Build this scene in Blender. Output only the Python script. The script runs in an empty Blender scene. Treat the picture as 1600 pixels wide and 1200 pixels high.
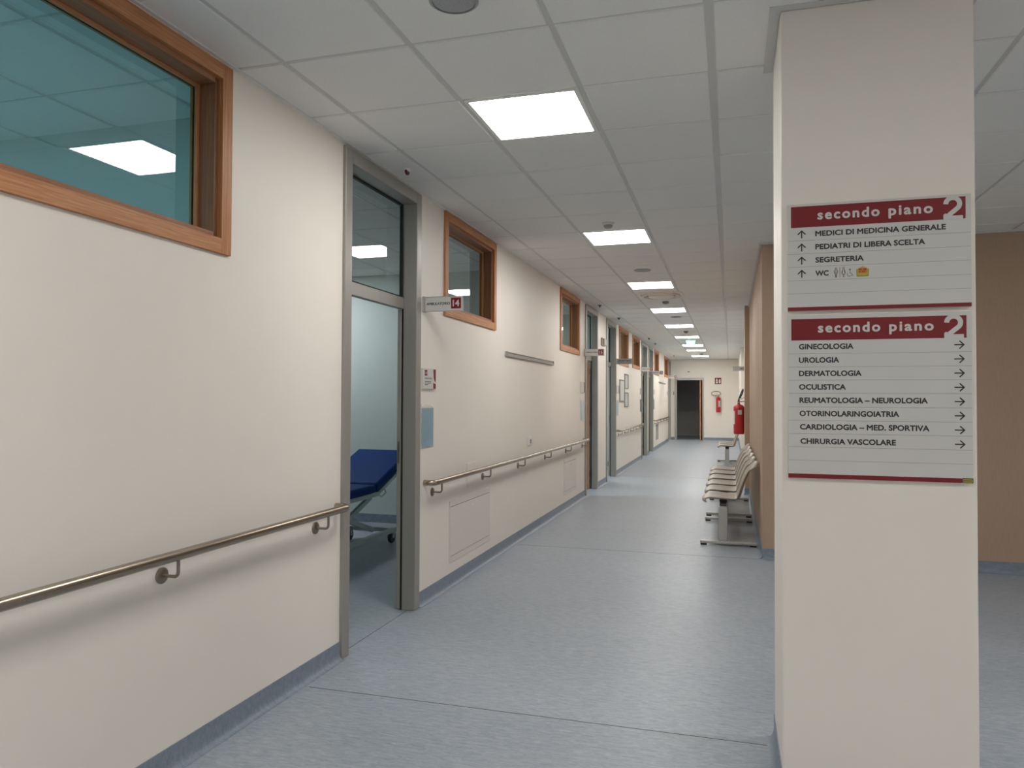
import bpy, bmesh, math, random
from mathutils import Vector, Matrix

# ------------------------------------------------------------------ camera, world, exposure
SC = bpy.context.scene
COL = SC.collection
H = 2.939            # ceiling height
WX = -2.119          # corridor face of the left wall
EY = 28.0            # end wall

FPX, YAW, PITCH, ROLL = 1164.5, 0.2852, 0.0200, 0.0042
def cam_matrix():
    cy, sy, cp, sp = math.cos(YAW), math.sin(YAW), math.cos(PITCH), math.sin(PITCH)
    f = Vector((-sy * cp, cy * cp, sp)); r = Vector((cy, sy, 0)); u = r.cross(f)
    r2 = math.cos(ROLL) * r + math.sin(ROLL) * u
    u2 = -math.sin(ROLL) * r + math.cos(ROLL) * u
    m = Matrix((r2, u2, -f)).transposed().to_4x4()
    m.translation = (0, 0, 1.472)
    return m
cd = bpy.data.cameras.new('camera'); cam = bpy.data.objects.new('camera', cd); COL.objects.link(cam)
cd.sensor_fit = 'HORIZONTAL'; cd.sensor_width = 36.0; cd.lens = FPX / 1600 * 36
cd.clip_start = 0.02; cd.clip_end = 200
cam.matrix_world = cam_matrix()
SC.camera = cam

wd = bpy.data.worlds.new('world'); SC.world = wd; wd.use_nodes = True
wd.node_tree.nodes['Background'].inputs[0].default_value = (0.75, 0.85, 1, 1)
wd.node_tree.nodes['Background'].inputs[1].default_value = 0.05
SC.view_settings.view_transform = 'Standard'; SC.view_settings.look = 'None'
SC.view_settings.gamma = 1; SC.view_settings.use_curve_mapping = False
SC.view_settings.exposure = 0.45
try:
    SC.cycles.max_bounces = 12; SC.cycles.diffuse_bounces = 6; SC.cycles.glossy_bounces = 6
    SC.cycles.transparent_max_bounces = 16
    SC.cycles.caustics_reflective = False; SC.cycles.caustics_refractive = False
    SC.cycles.sample_clamp_indirect = 8
except Exception:
    pass
PANEL = 18.0                      # radiance of the corridor light panels
ROOM_FILL = 19.5                  # radiance of the unseen fill panels added inside the consulting rooms

# ------------------------------------------------------------------ materials
def srgb(r, g, b):
    f = lambda c: c / 12.92 if c <= 0.04045 else ((c + 0.055) / 1.055) ** 2.4
    return (f(r / 255), f(g / 255), f(b / 255))

def mat(name, col, rough=0.5, metal=0.0, spec=0.5, emit=None, estr=0.0, noise=None, bump=None, coat=0.0):
    """noise=(scale(x,y,z), amount) varies the albedo; bump=(scale(x,y,z), strength)"""
    m = bpy.data.materials.new(name); m.use_nodes = True
    nt = m.node_tree; b = nt.nodes['Principled BSDF']
    b.inputs['Base Color'].default_value = (*col, 1); b.inputs['Roughness'].default_value = rough
    b.inputs['Metallic'].default_value = metal; b.inputs['Specular IOR Level'].default_value = spec
    b.inputs['Coat Weight'].default_value = coat
    if emit:
        b.inputs['Emission Color'].default_value = (*emit, 1); b.inputs['Emission Strength'].default_value = estr
    def tex(sc, detail=4.0):
        tc = nt.nodes.new('ShaderNodeNewGeometry'); mp = nt.nodes.new('ShaderNodeMapping')
        mp.inputs['Scale'].default_value = sc
        n = nt.nodes.new('ShaderNodeTexNoise'); n.inputs['Scale'].default_value = 1.0
        n.inputs['Detail'].default_value = detail; n.inputs['Roughness'].default_value = 0.6
        nt.links.new(tc.outputs['Position'], mp.inputs['Vector']); nt.links.new(mp.outputs[0], n.inputs['Vector'])
        return n
    if noise:
        n = tex(noise[0]); r = nt.nodes.new('ShaderNodeMapRange')
        r.inputs['From Min'].default_value = 0.25; r.inputs['From Max'].default_value = 0.75
        r.inputs['To Min'].default_value = 1 - noise[1]; r.inputs['To Max'].default_value = 1 + noise[1]
        v = nt.nodes.new('ShaderNodeVectorMath'); v.operation = 'SCALE'; v.inputs[0].default_value = col
        nt.links.new(n.outputs['Fac'], r.inputs['Value']); nt.links.new(r.outputs[0], v.inputs['Scale'])
        nt.links.new(v.outputs[0], b.inputs['Base Color'])
    if bump:
        n = tex(bump[0], 3.0); bp = nt.nodes.new('ShaderNodeBump'); bp.inputs['Strength'].default_value = bump[1]
        bp.inputs['Distance'].default_value = 0.002
        nt.links.new(n.outputs['Fac'], bp.inputs['Height']); nt.links.new(bp.outputs[0], b.inputs['Normal'])
    return m

def floor_mat(name, c1, c2, rough):
    m = mat(name, c1, rough=rough, spec=0.45)
    nt = m.node_tree; b = nt.nodes['Principled BSDF']
    g = nt.nodes.new('ShaderNodeNewGeometry')
    def nz(sc, det, dist=0.0):
        mp = nt.nodes.new('ShaderNodeMapping'); mp.inputs['Scale'].default_value = sc
        n = nt.nodes.new('ShaderNodeTexNoise'); n.inputs['Scale'].default_value = 1; n.inputs['Detail'].default_value = det
        n.inputs['Roughness'].default_value = 0.65; n.inputs['Distortion'].default_value = dist
        nt.links.new(g.outputs['Position'], mp.inputs['Vector']); nt.links.new(mp.outputs[0], n.inputs['Vector'])
        return n
    a = nz((16, 60, 30), 7, 0.8); c = nz((70, 130, 90), 4); d = nz((0.8, 1.4, 1), 3)
    def mth(op, x, y):
        n = nt.nodes.new('ShaderNodeMath'); n.operation = op
        for i, v in enumerate((x, y)):
            if isinstance(v, (int, float)): n.inputs[i].default_value = v
            else: nt.links.new(v, n.inputs[i])
        return n.outputs[0]
    s = mth('ADD', mth('MULTIPLY', a.outputs['Fac'], 0.6), mth('ADD', mth('MULTIPLY', c.outputs['Fac'], 0.25), mth('MULTIPLY', d.outputs['Fac'], 0.15)))
    r = nt.nodes.new('ShaderNodeValToRGB'); e = r.color_ramp.elements
    e[0].position = 0.37; e[0].color = (*c1, 1); e[1].position = 0.63; e[1].color = (*c2, 1)
    nt.links.new(s, r.inputs[0]); nt.links.new(r.outputs[0], b.inputs['Base Color'])
    rr = nt.nodes.new('ShaderNodeMapRange'); rr.inputs['To Min'].default_value = rough - 0.06; rr.inputs['To Max'].default_value = rough + 0.08
    nt.links.new(d.outputs['Fac'], rr.inputs['Value']); nt.links.new(rr.outputs[0], b.inputs['Roughness'])
    return m

def wood_mat(name, c1, c2, scale, rough=0.45):
    m = mat(name, c1, rough=rough, spec=0.35)
    nt = m.node_tree; b = nt.nodes['Principled BSDF']
    g = nt.nodes.new('ShaderNodeNewGeometry'); mp = nt.nodes.new('ShaderNodeMapping'); mp.inputs['Scale'].default_value = scale
    n = nt.nodes.new('ShaderNodeTexNoise'); n.inputs['Scale'].default_value = 1; n.inputs['Detail'].default_value = 6
    n.inputs['Distortion'].default_value = 0.8
    r = nt.nodes.new('ShaderNodeValToRGB'); e = r.color_ramp.elements
    e[0].position = 0.32; e[0].color = (*c1, 1); e[1].position = 0.68; e[1].color = (*c2, 1)
    nt.links.new(g.outputs['Position'], mp.inputs['Vector']); nt.links.new(mp.outputs[0], n.inputs['Vector'])
    nt.links.new(n.outputs['Fac'], r.inputs[0]); nt.links.new(r.outputs[0], b.inputs['Base Color'])
    return m

def glass_mat(name, tint, ior):
    m = bpy.data.materials.new(name); m.use_nodes = True; nt = m.node_tree; nt.nodes.clear()
    o = nt.nodes.new('ShaderNodeOutputMaterial'); mix = nt.nodes.new('ShaderNodeMixShader')
    t = nt.nodes.new('ShaderNodeBsdfTransparent'); t.inputs[0].default_value = (*tint, 1)
    gl = nt.nodes.new('ShaderNodeBsdfGlossy'); gl.inputs['Roughness'].default_value = 0.0; gl.inputs['Color'].default_value = (0.95, 0.97, 0.97, 1)
    f0 = ((ior - 1) / (ior + 1)) ** 2                                   # Schlick, the same from both sides of the pane
    lw = nt.nodes.new('ShaderNodeLayerWeight'); lw.inputs['Blend'].default_value = 0.5
    pw = nt.nodes.new('ShaderNodeMath'); pw.operation = 'POWER'; pw.inputs[1].default_value = 5.0
    fr = nt.nodes.new('ShaderNodeMath'); fr.operation = 'MULTIPLY_ADD'; fr.inputs[1].default_value = 1 - f0; fr.inputs[2].default_value = f0
    nt.links.new(lw.outputs['Facing'], pw.inputs[0]); nt.links.new(pw.outputs[0], fr.inputs[0])
    nt.links.new(fr.outputs[0], mix.inputs[0]); nt.links.new(t.outputs[0], mix.inputs[1]); nt.links.new(gl.outputs[0], mix.inputs[2])
    nt.links.new(mix.outputs[0], o.inputs[0])
    return m

def emit_mat(name, col, s):
    m = bpy.data.materials.new(name); m.use_nodes = True; nt = m.node_tree; nt.nodes.clear()
    o = nt.nodes.new('ShaderNodeOutputMaterial'); e = nt.nodes.new('ShaderNodeEmission')
    e.inputs[0].default_value = (*col, 1); e.inputs[1].default_value = s
    nt.links.new(e.outputs[0], o.inputs[0])
    return m

M = {}
M['wall'] = mat('white_wall_paint', (0.87, 0.81, 0.735), 0.45, spec=0.35, noise=((3, 3, 3), 0.012), bump=((260, 260, 260), 0.05))
M['wall_end'] = M['wall']
M['teal'] = mat('pale_teal_wall_paint', (0.57, 0.635, 0.615), 0.55, spec=0.3, noise=((3, 3, 3), 0.02), bump=((260, 260, 260), 0.05))
M['tan'] = mat('tan_wall_covering', (0.46, 0.335, 0.24), 0.6, spec=0.25, noise=((140, 140, 8), 0.06), bump=((320, 320, 320), 0.12))
M['floor'] = floor_mat('blue_linoleum', (0.235, 0.283, 0.342), (0.42, 0.455, 0.497), 0.40)
M['skirt'] = floor_mat('blue_linoleum_skirting', (0.165, 0.205, 0.265), (0.265, 0.31, 0.37), 0.40)  # floor linoleum darkened to stand for shade on the upright skirting
M['seam'] = mat('dark_weld_seam', (0.07, 0.06, 0.05), 0.6)
M['tile'] = mat('ceiling_tile', (0.81, 0.805, 0.785), 0.9, spec=0.1, noise=((120, 120, 120), 0.03), bump=((420, 420, 420), 0.12))
M['tbar'] = mat('ceiling_grid_metal', (0.60, 0.60, 0.59), 0.45, spec=0.4)
M['alu'] = mat('anodised_aluminium', (0.36, 0.345, 0.315), 0.40, metal=0.35, spec=0.5, noise=((40, 40, 3), 0.03))
M['steel'] = mat('brushed_steel', (0.38, 0.325, 0.255), 0.27, metal=1.0, noise=((120, 10, 120), 0.05))
M['steel_dark'] = mat('dull_steel', (0.30, 0.255, 0.21), 0.36, metal=1.0)
M['wood_h'] = wood_mat('oak_along_wall', srgb(172, 112, 72), srgb(203, 148, 104), (160, 5, 160))
M['wood_v'] = wood_mat('oak_upright', srgb(168, 108, 68), srgb(198, 142, 98), (130, 130, 5))
M['wood_liner'] = wood_mat('stained_oak_liner_upright', srgb(124, 84, 58), srgb(146, 104, 74), (130, 130, 5))  # both liner oaks are darker than the casing oak
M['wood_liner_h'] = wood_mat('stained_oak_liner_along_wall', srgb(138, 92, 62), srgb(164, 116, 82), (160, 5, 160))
M['wood_dark'] = wood_mat('brown_door_leaf', srgb(132, 86, 54), srgb(156, 106, 70), (110, 110, 4))
M['glass'] = glass_mat('tinted_double_glazing', (0.34, 0.66, 0.72), 2.2)
M['glass_clear'] = glass_mat('clear_double_glazing', (0.86, 0.96, 0.96), 2.3)
M['acrylic'] = glass_mat('clear_acrylic', (0.92, 0.96, 0.97), 1.45)
M['black'] = mat('black_rubber', (0.012, 0.012, 0.013), 0.6)
M['dark'] = mat('dark_grey_plastic', (0.05, 0.05, 0.055), 0.5)
M['grey'] = mat('mid_grey_plastic', (0.22, 0.22, 0.225), 0.5)
M['grille'] = mat('speaker_grille', (0.36, 0.37, 0.375), 0.5, noise=((300, 300, 300), 0.25))
M['white'] = mat('white_plastic', (0.80, 0.79, 0.77), 0.35)
M['offwhite'] = mat('cream_lacquer', (0.78, 0.715, 0.645), 0.35)
M['sign'] = mat('sign_white_aluminium', (0.65, 0.635, 0.61), 0.35, spec=0.4)
M['sign_grey'] = mat('sign_silver', (0.42, 0.42, 0.41), 0.35, metal=0.3)
M['red'] = mat('sign_crimson', srgb(126, 22, 30), 0.4)
M['ink'] = mat('sign_dark_ink', (0.035, 0.033, 0.038), 0.5)
M['line'] = mat('sign_row_groove', (0.16, 0.16, 0.17), 0.5)
M['yellow'] = mat('sticker_yellow', srgb(192, 170, 70), 0.45)
M['green_sticker'] = mat('sticker_green', srgb(120, 140, 50), 0.45)
M['orange'] = mat('sticker_orange', srgb(205, 120, 60), 0.45)
M['plastic_seat'] = mat('warm_grey_seat_plastic', (0.385, 0.34, 0.285), 0.40, spec=0.45)
M['silver'] = mat('silver_painted_steel', (0.46, 0.45, 0.43), 0.35, metal=0.45)
M['ext_red'] = mat('extinguisher_red', (0.46, 0.012, 0.016), 0.25, coat=0.4)
M['blue_vinyl'] = mat('royal_blue_vinyl', (0.005, 0.034, 0.165), 0.55, spec=0.1, bump=((180, 180, 180), 0.1))
M['bed_grey'] = mat('pale_grey_steel', (0.50, 0.56, 0.54), 0.4, metal=0.1)
M['blue_paper'] = mat('pale_blue_card', (0.30, 0.46, 0.58), 0.4)
M['paper'] = mat('pale_grey_paper', (0.62, 0.61, 0.58), 0.6)
M['panel'] = emit_mat('light_panel_diffuser', (1.0, 0.975, 0.935), PANEL)
M['panel_bright'] = emit_mat('bright_light_panel_diffuser', (1.0, 0.975, 0.935), PANEL * 1.45)
M['room_panel'] = emit_mat('room_light_panel_diffuser', (0.94, 0.985, 1.0), ROOM_FILL)
M['room_panel_bright'] = emit_mat('bright_room_light_panel_diffuser', (0.94, 0.985, 1.0), ROOM_FILL * 2.9)
M['exit'] = emit_mat('exit_sign_glow', (0.36, 0.95, 0.75), 1.6)
M['exit_mark'] = emit_mat('exit_pictogram_glow', (0.95, 1.0, 0.97), 2.2)
M['void'] = mat('dark_room_paint', (0.58, 0.57, 0.55), 0.8)
M['beige'] = mat('beige_siren_plastic', (0.42, 0.36, 0.32), 0.4)
M['led_red'] = mat('dark_red_lens', (0.10, 0.006, 0.012), 0.2)
M['label'] = mat('extinguisher_label', (0.55, 0.54, 0.52), 0.5)
M['hose'] = mat('black_hose', (0.03, 0.028, 0.026), 0.45)

# ------------------------------------------------------------------ mesh helpers
class MB:
    def __init__(s): s.v = []; s.f = []; s.m = []
    def add(s, vs, fs, mi=0):
        o = len(s.v); s.v += [tuple(p) for p in vs]
        for f in fs: s.f.append(tuple(i + o for i in f)); s.m.append(mi)
        return s
    def box(s, x0, x1, y0, y1, z0, z1, mi=0):
        if x0 > x1: x0, x1 = x1, x0
        if y0 > y1: y0, y1 = y1, y0
        if z0 > z1: z0, z1 = z1, z0
        vs = [(x, y, z) for x in (x0, x1) for y in (y0, y1) for z in (z0, z1)]
        return s.add(vs, [(0, 1, 3, 2), (4, 6, 7, 5), (0, 4, 5, 1), (2, 3, 7, 6), (0, 2, 6, 4), (1, 5, 7, 3)], mi)
    def prism(s, poly, axis, a, b, mi=0):
        """poly in the two other axes (in xyz order), extruded along axis from a to b"""
        def mk(p, q, t):
            l = [p, q]; l.insert(axis, t); return tuple(l)
        n = len(poly)
        vs = [mk(p, q, a) for p, q in poly] + [mk(p, q, b) for p, q in poly]
        fs = [tuple(range(n)), tuple(range(2 * n - 1, n - 1, -1))] + [(i, i + n, (i + 1) % n + n, (i + 1) % n) for i in range(n)]
        return s.add(vs, fs, mi)
    def bar(s, p, q, w, h, mi=0, up=(0, 0, 1)):
        p = Vector(p); q = Vector(q); d = (q - p).normalized(); u = Vector(up)
        if abs(d.dot(u)) > 0.99: u = Vector((0, 1, 0))
        a = d.cross(u).normalized(); b = a.cross(d).normalized()
        vs = [e + a * (sx * w / 2) + b * (sz * h / 2) for e in (p, q) for sx, sz in ((-1, -1), (1, -1), (1, 1), (-1, 1))]
        return s.add(vs, [(0, 3, 2, 1), (4, 5, 6, 7), (0, 1, 5, 4), (1, 2, 6, 5), (2, 3, 7, 6), (3, 0, 4, 7)], mi)
    def tube(s, pts, r, n=14, mi=0, cap=True, closed=False):
        pts = [Vector(p) for p in pts]; k = len(pts); rings = []
        t0 = (pts[1] - pts[0]).normalized(); u = Vector((0, 0, 1)) if abs(t0.z) < 0.9 else Vector((0, 1, 0))
        a = t0.cross(u).normalized()
        for i, p in enumerate(pts):
            if closed: t = (pts[(i + 1) % k] - pts[i - 1]).normalized()
            else: t = (pts[min(i + 1, k - 1)] - pts[max(i - 1, 0)]).normalized()
            a = (a - t * a.dot(t)).normalized(); b = t.cross(a)
            rr = r[i] if isinstance(r, (list, tuple)) else r
            rings.append([p + (a * math.cos(2 * math.pi * j / n) + b * math.sin(2 * math.pi * j / n)) * rr for j in range(n)])
        vs = [v for ring in rings for v in ring]; fs = []
        for i in range(k if closed else k - 1):
            i2 = (i + 1) % k
            for j in range(n):
                j2 = (j + 1) % n; fs.append((i * n + j, i * n + j2, i2 * n + j2, i2 * n + j))
        if cap and not closed: fs += [tuple(range(n - 1, -1, -1)), tuple((k - 1) * n + j for j in range(n))]
        return s.add(vs, fs, mi)
    def lathe(s, prof, c, n=32, axis='z', mi=0):
        """prof: (radius, height) pairs along the axis from centre c; end radii of 0 are allowed"""
        cx, cy, cz = c; vs = []; fs = []
        for r, h in prof:
            for j in range(n):
                t = 2 * math.pi * j / n; a, b = r * math.cos(t), r * math.sin(t)
                if axis == 'z': vs.append((cx + a, cy + b, cz + h))
                elif axis == 'x': vs.append((cx + h, cy + a, cz + b))
                else: vs.append((cx + b, cy + h, cz + a))
        for i in range(len(prof) - 1):
            for j in range(n):
                j2 = (j + 1) % n; fs.append((i * n + j, i * n + j2, (i + 1) * n + j2, (i + 1) * n + j))
        fs.append(tuple(range(n - 1, -1, -1))); fs.append(tuple((len(prof) - 1) * n + j for j in range(n)))
        return s.add(vs, fs, mi)
    def build(s, name, mats, parent=None, bevel=0, smooth=False, seg=2):
        off = wloc(parent) if parent else Vector((0, 0, 0))
        me = bpy.data.meshes.new(name)
        me.from_pydata([tuple(Vector(p) - off) for p in s.v], [], s.f)
        if not isinstance(mats, (list, tuple)): mats = [mats]
        for m in mats: me.materials.append(m)
        for p, mi in zip(me.polygons, s.m): p.material_index = mi
        bm = bmesh.new(); bm.from_mesh(me)
        bmesh.ops.recalc_face_normals(bm, faces=bm.faces); bm.to_mesh(me); bm.free()
        o = bpy.data.objects.new(name, me); COL.objects.link(o)
        if parent: o.parent = parent
        if bevel:
            b = o.modifiers.new('bevel', 'BEVEL'); b.width = bevel; b.segments = seg; b.limit_method = 'ANGLE'; b.angle_limit = math.radians(40)
        if smooth:
            for p in me.polygons: p.use_smooth = True
            try: me.set_sharp_from_angle(angle=math.radians(38))
            except Exception: pass
        return o

def wloc(o):
    v = Vector((0, 0, 0))
    while o: v = v + o.location; o = o.parent
    return v

def tag(o, label, cat, group=None):
    o['label'] = label; o['category'] = cat
    if group: o['group'] = group
    return o
def thing(name, loc, label, cat, group=None):
    o = bpy.data.objects.new(name, None); o.location = loc; o.empty_display_size = 0.1; COL.objects.link(o)
    return tag(o, label, cat, group)
def struct(o, label=None):
    o['kind'] = 'structure'
    if label: o['label'] = label
    return o
def sempty(name, loc, label=None):
    o = bpy.data.objects.new(name, None); o.location = loc; o.empty_display_size = 0.1; COL.objects.link(o)
    return struct(o, label)
def dup(root, loc, label, group=None):
    r = root.copy(); COL.objects.link(r); r.location = loc; r['label'] = label
    if group: r['group'] = group
    for ch in list(root.children):
        c = ch.copy(); COL.objects.link(c); c.parent = r
        for g in list(ch.children):
            d = g.copy(); COL.objects.link(d); d.parent = c
    return r

def text_mesh(body, space=1.0):
    """outline of a word as flat vertices and faces, unit box 0..1 in width, cap-height based"""
    c = bpy.data.curves.new('w', 'FONT'); c.body = body; c.size = 1; c.space_character = space; c.resolution_u = 3; c.extrude = 0
    o = bpy.data.objects.new('w', c); COL.objects.link(o)
    dg = bpy.context.evaluated_depsgraph_get(); dg.update()
    me = bpy.data.meshes.new_from_object(o.evaluated_get(dg))
    vs = [v.co.copy() for v in me.vertices]; fs = [tuple(p.vertices) for p in me.polygons]
    bpy.data.objects.remove(o); bpy.data.curves.remove(c); bpy.data.meshes.remove(me)
    return vs, fs

def word(mb, body, x0, x1, z0, cap, plane, at, bold=0.02, mi=0, ref='H', facing='-y', space=1.0):
    """word into mb: from x0 to x1 along the sign, baseline z0, cap height; plane position 'at'."""
    vs, fs = text_mesh(body, space)
    rv, _ = text_mesh(ref)
    ch = max(v.y for v in rv) - min(v.y for v in rv); b0 = min(v.y for v in rv)
    a, b = min(v.x for v in vs), max(v.x for v in vs)
    w = bold * cap                                              # weight added to every stroke
    base = at
    for q in range(8):
        at = base + (-1 if facing == '-y' else 1) * q * 0.00002
        dx, dz = w * math.cos(q * math.pi / 4), w * math.sin(q * math.pi / 4)
        out = []
        for v in vs:
            s = x0 + w + (v.x - a) / (b - a) * (x1 - x0 - 2 * w) + dx; t = z0 + w + (v.y - b0) / ch * (cap - 2 * w) + dz
            out.append((s, at, t) if facing == '-y' else (at, s, t))
        mb.add(out, fs, mi)

# ------------------------------------------------------------------ openings of the left wall
DOORS = [(3.785, 4.875), (11.15, 12.24), (13.15, 14.30), (18.62, 19.90), (20.22, 21.46), (26.86, 27.93)]
WINS = [(1.48, 2.782), (5.344, 6.650), (9.418, 10.70), (14.73, 16.12), (16.84, 18.19), (21.86, 23.25), (25.28, 26.73)]
DTOP = 2.918; WZ0, WZ1 = 2.098, 2.922
WZ = [(2.093, 2.918), (2.113, 2.925), (2.11, 2.928), (2.158, 2.93), (2.188, 2.93), (2.19, 2.93), (2.235, 2.93)]
XI = -2.245           # room face of the left wall
DIV = [3.30, 8.12, 12.70, 16.48, 20.05, 24.30]
Y0 = -5.0

# ------------------------------------------------------------------ floor
mb = MB(); mb.box(-5.8, 5.0, Y0 - 0.2, EY + 4.0, -0.12, 0.0)
fl = struct(mb.build('floor', M['floor']))
for ys in (3.385, 7.28, 14.45, 21.6):
    mb = MB(); mb.box(-2.06, 0.15 if ys < 4 else 0.26, ys - 0.0022, ys + 0.0022, 0.0, 0.0006); mb.build('floor_seam', M['seam'], fl)
mb = MB(); mb.box(-2.16, -2.156, 3.87, 4.79, 0.0, 0.0006); mb.build('floor_seam', M['seam'], fl)

# ------------------------------------------------------------------ ceiling with its tile grid
LIGHT_Y = [(-2.577, -1.977), (0.423, 1.023), (3.423, 4.023), (6.423, 7.023), (9.36, 9.96), (12.14, 12.76), (14.86, 15.48), (17.63, 18.2), (20.38, 21.0), (22.5, 23.1), (25.5, 26.15)]
LX0, LX1 = -1.276, -0.676
rows = [Y0]
prev = None
for a, b in LIGHT_Y:
    if prev is None: rows += [a - 1.8, a - 1.2, a - 0.6]
    else:
        n = max(1, round((a - prev) / 0.6)); rows += [prev + (a - prev) * i / n for i in range(1, n)]
    rows += [a, b]; prev = b
while rows[-1] + 0.6 < EY: rows.append(rows[-1] + 0.6)
rows.append(EY)
rows = sorted(rows)
xs = [WX, -1.876, -1.276, -0.676, -0.076] + [0.524 + 0.6 * i for i in range(8)] 
xs = [x for x in xs if x < 5.0] + [5.0]
def ceiling_cells(mb, xs, rows, skip=lambda xa, xb, ya, yb: False):
    for i in range(len(xs) - 1):
        for j in range(len(rows) - 1):
            xa, xb, ya, yb = xs[i], xs[i + 1], rows[j], rows[j + 1]
            if yb - ya < 0.05 or skip(xa, xb, ya, yb): continue
            ga = 0.017 if abs(xa + 0.076) < 0.01 else 0.012
            gb = 0.017 if abs(xb + 0.076) < 0.01 else 0.012
            za, zb = H, H + 0.006
            xa += ga; xb -= gb; ya += 0.0095; yb -= 0.0095; e = 0.004
            mb.add([(xa, ya, zb), (xb, ya, zb), (xb, yb, zb), (xa, yb, zb), (xa + e, ya + e, za), (xb - e, ya + e, za), (xb - e, yb - e, za), (xa + e, yb - e, za)],
                   [(4, 5, 6, 7), (0, 4, 7, 3), (1, 2, 6, 5), (0, 1, 5, 4), (3, 7, 6, 2)], 0)
def is_light(xa, xb, ya, yb):
    if abs(xa - 2.324) < 0.01 and any(abs((ya + yb) / 2 - c) < 0.02 for c in (-2.277, 0.723, 3.723)): return True
    return abs(xa - LX0) < 0.01 and any(abs(ya - a) < 0.01 for a, b in LIGHT_Y)
mb = MB(); ceiling_cells(mb, xs, rows, is_light)
mb.box(WX, 5.0, Y0, EY, H + 0.006, H + 0.12, 1)
struct(mb.build('ceiling', [M['tile'], M['tbar']]))
rx = [-5.6 + 0.1] + [-5.0 + 0.6 * i for i in range(5)] + [XI]
mb = MB(); ceiling_cells(mb, rx, rows); mb.box(-5.6, XI, Y0, EY, H + 0.006, H + 0.12, 1)
struct(mb.build('ceiling_rooms', [M['tile'], M['tbar']]))

# ------------------------------------------------------------------ walls
SLIDERS = (0, 2)
def left_wall():
    mb = MB(); ops = sorted([(a + 0.01, b - 0.01, 0.0, DTOP - 0.01) for a, b in DOORS] + [(a + 0.01, b - 0.01, z[0] + 0.01, z[1] - 0.01) for (a, b), z in zip(WINS, WZ)])
    y = Y0
    def slab(y0, y1, z0, z1):
        if y1 - y0 > 1e-4 and z1 - z0 > 1e-4:
            mb.box(-2.185, WX, y0, y1, z0, z1, 0); mb.box(XI, -2.185, y0, y1, z0, z1, 1)
    def pocket(y0, y1):
        """stretch of wall with the slot a sliding leaf runs into"""
        mb.box(-2.200, WX, y0, y1, 0, 2.2, 0); mb.box(XI, -2.2425, y0, y1, 0, 2.2, 1); slab(y0, y1, 2.2, H)
    pock = [DOORS[i][1] - 0.01 for i in SLIDERS]
    for a, b, z0, z1 in ops:
        for pb in pock:
            if abs(y - pb) < 1e-6:
                e = min(a, y + 1.0)
                if a < y + 1.0:                                        # the next opening is a high window: pocket below it only
                    pass
                pocket(y, min(e, a)); y = min(e, a)
        slab(y, a, 0, H); slab(a, b, z1, H); slab(a, b, 0, z0); y = b
    slab(y, EY, 0, H)
    return struct(mb.build('wall_left', [M['wall'], M['teal']]))
left_wall()
mb = MB()
mb.box(-5.75, -5.6, Y0, EY, 0, H)
struct(mb.build('wall_rooms_back', M['teal']))
for d in DIV:
    mb = MB(); mb.box(-5.6, XI, d - 0.05, d + 0.05, 0, H + 0.005); struct(mb.build('wall_rooms_partition', M['teal']))
    mb = MB(); mb.box(-5.6, XI - 0.06, d - 0.058, d - 0.05, 0, 0.10); struct(mb.build('baseboard_rooms', M['skirt']))
mb = MB(); mb.box(-5.6, 5.0, Y0 - 0.15, Y0, 0, H); struct(mb.build('wall_back', M['wall']))
mb = MB(); mb.box(5.0, 5.15, Y0, EY, 0, H); struct(mb.build('wall_lobby', M['wall']))
# end wall with its doorway
EX0, EX1, EDZ = -1.975, -0.928, 2.268
mb = MB()
mb.box(-5.6, EX0 + 0.03, EY, EY + 0.12, 0, H); mb.box(EX1 - 0.03, 5.0, EY, EY + 0.12, 0, H); mb.box(EX0 + 0.03, EX1 - 0.03, EY, EY + 0.12, EDZ - 0.03, H)
struct(mb.build('wall_end', M['wall']))
mb = MB()
mb.box(-3.0, -2.9, EY + 0.12, EY + 3.6, 0, H); mb.box(0.2, 0.3, EY + 0.12, EY + 3.6, 0, H); mb.box(-3.0, 0.3, EY + 3.5, EY + 3.6, 0, H); mb.box(-3.0, 0.3, EY + 0.12, EY + 3.6, H - 0.1, H)
struct(mb.build('wall_dark_room', M['void']))
# tan wall block on the right, its pilaster, and the white walls beyond
BX = 0.283; BY = 7.30
mb = MB(); mb.box(BX, 5.0, BY, 12.12, 0, H - 0.001); struct(mb.build('wall_right', M['tan']))
mb = MB(); mb.box(0.215, 0.9, 12.12, 12.75, 0, H - 0.001); struct(mb.build('wall_right_pilaster', M['tan']))
mb = MB(); mb.box(0.36, 5.0, 12.75, 21.8, 0, H - 0.001); struct(mb.build('wall_right_far', M['wall']))
mb = MB(); mb.box(0.285, 5.0, 21.8, EY, 0, H - 0.001); struct(mb.build('wall_right_end', M['wall']))
mb = MB(); mb.box(BX - 0.02, BX, BY - 0.02, 12.12, H - 0.02, H - 0.0005); mb.box(BX, 5.0, BY - 0.02, BY, H - 0.02, H - 0.0005)
struct(mb.build('trim_right', M['tbar']))
mb = MB(); mb.box(WX, WX + 0.018, Y0, EY, H - 0.006, H - 0.0005); struct(mb.build('trim_left', M['tile']))

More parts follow.
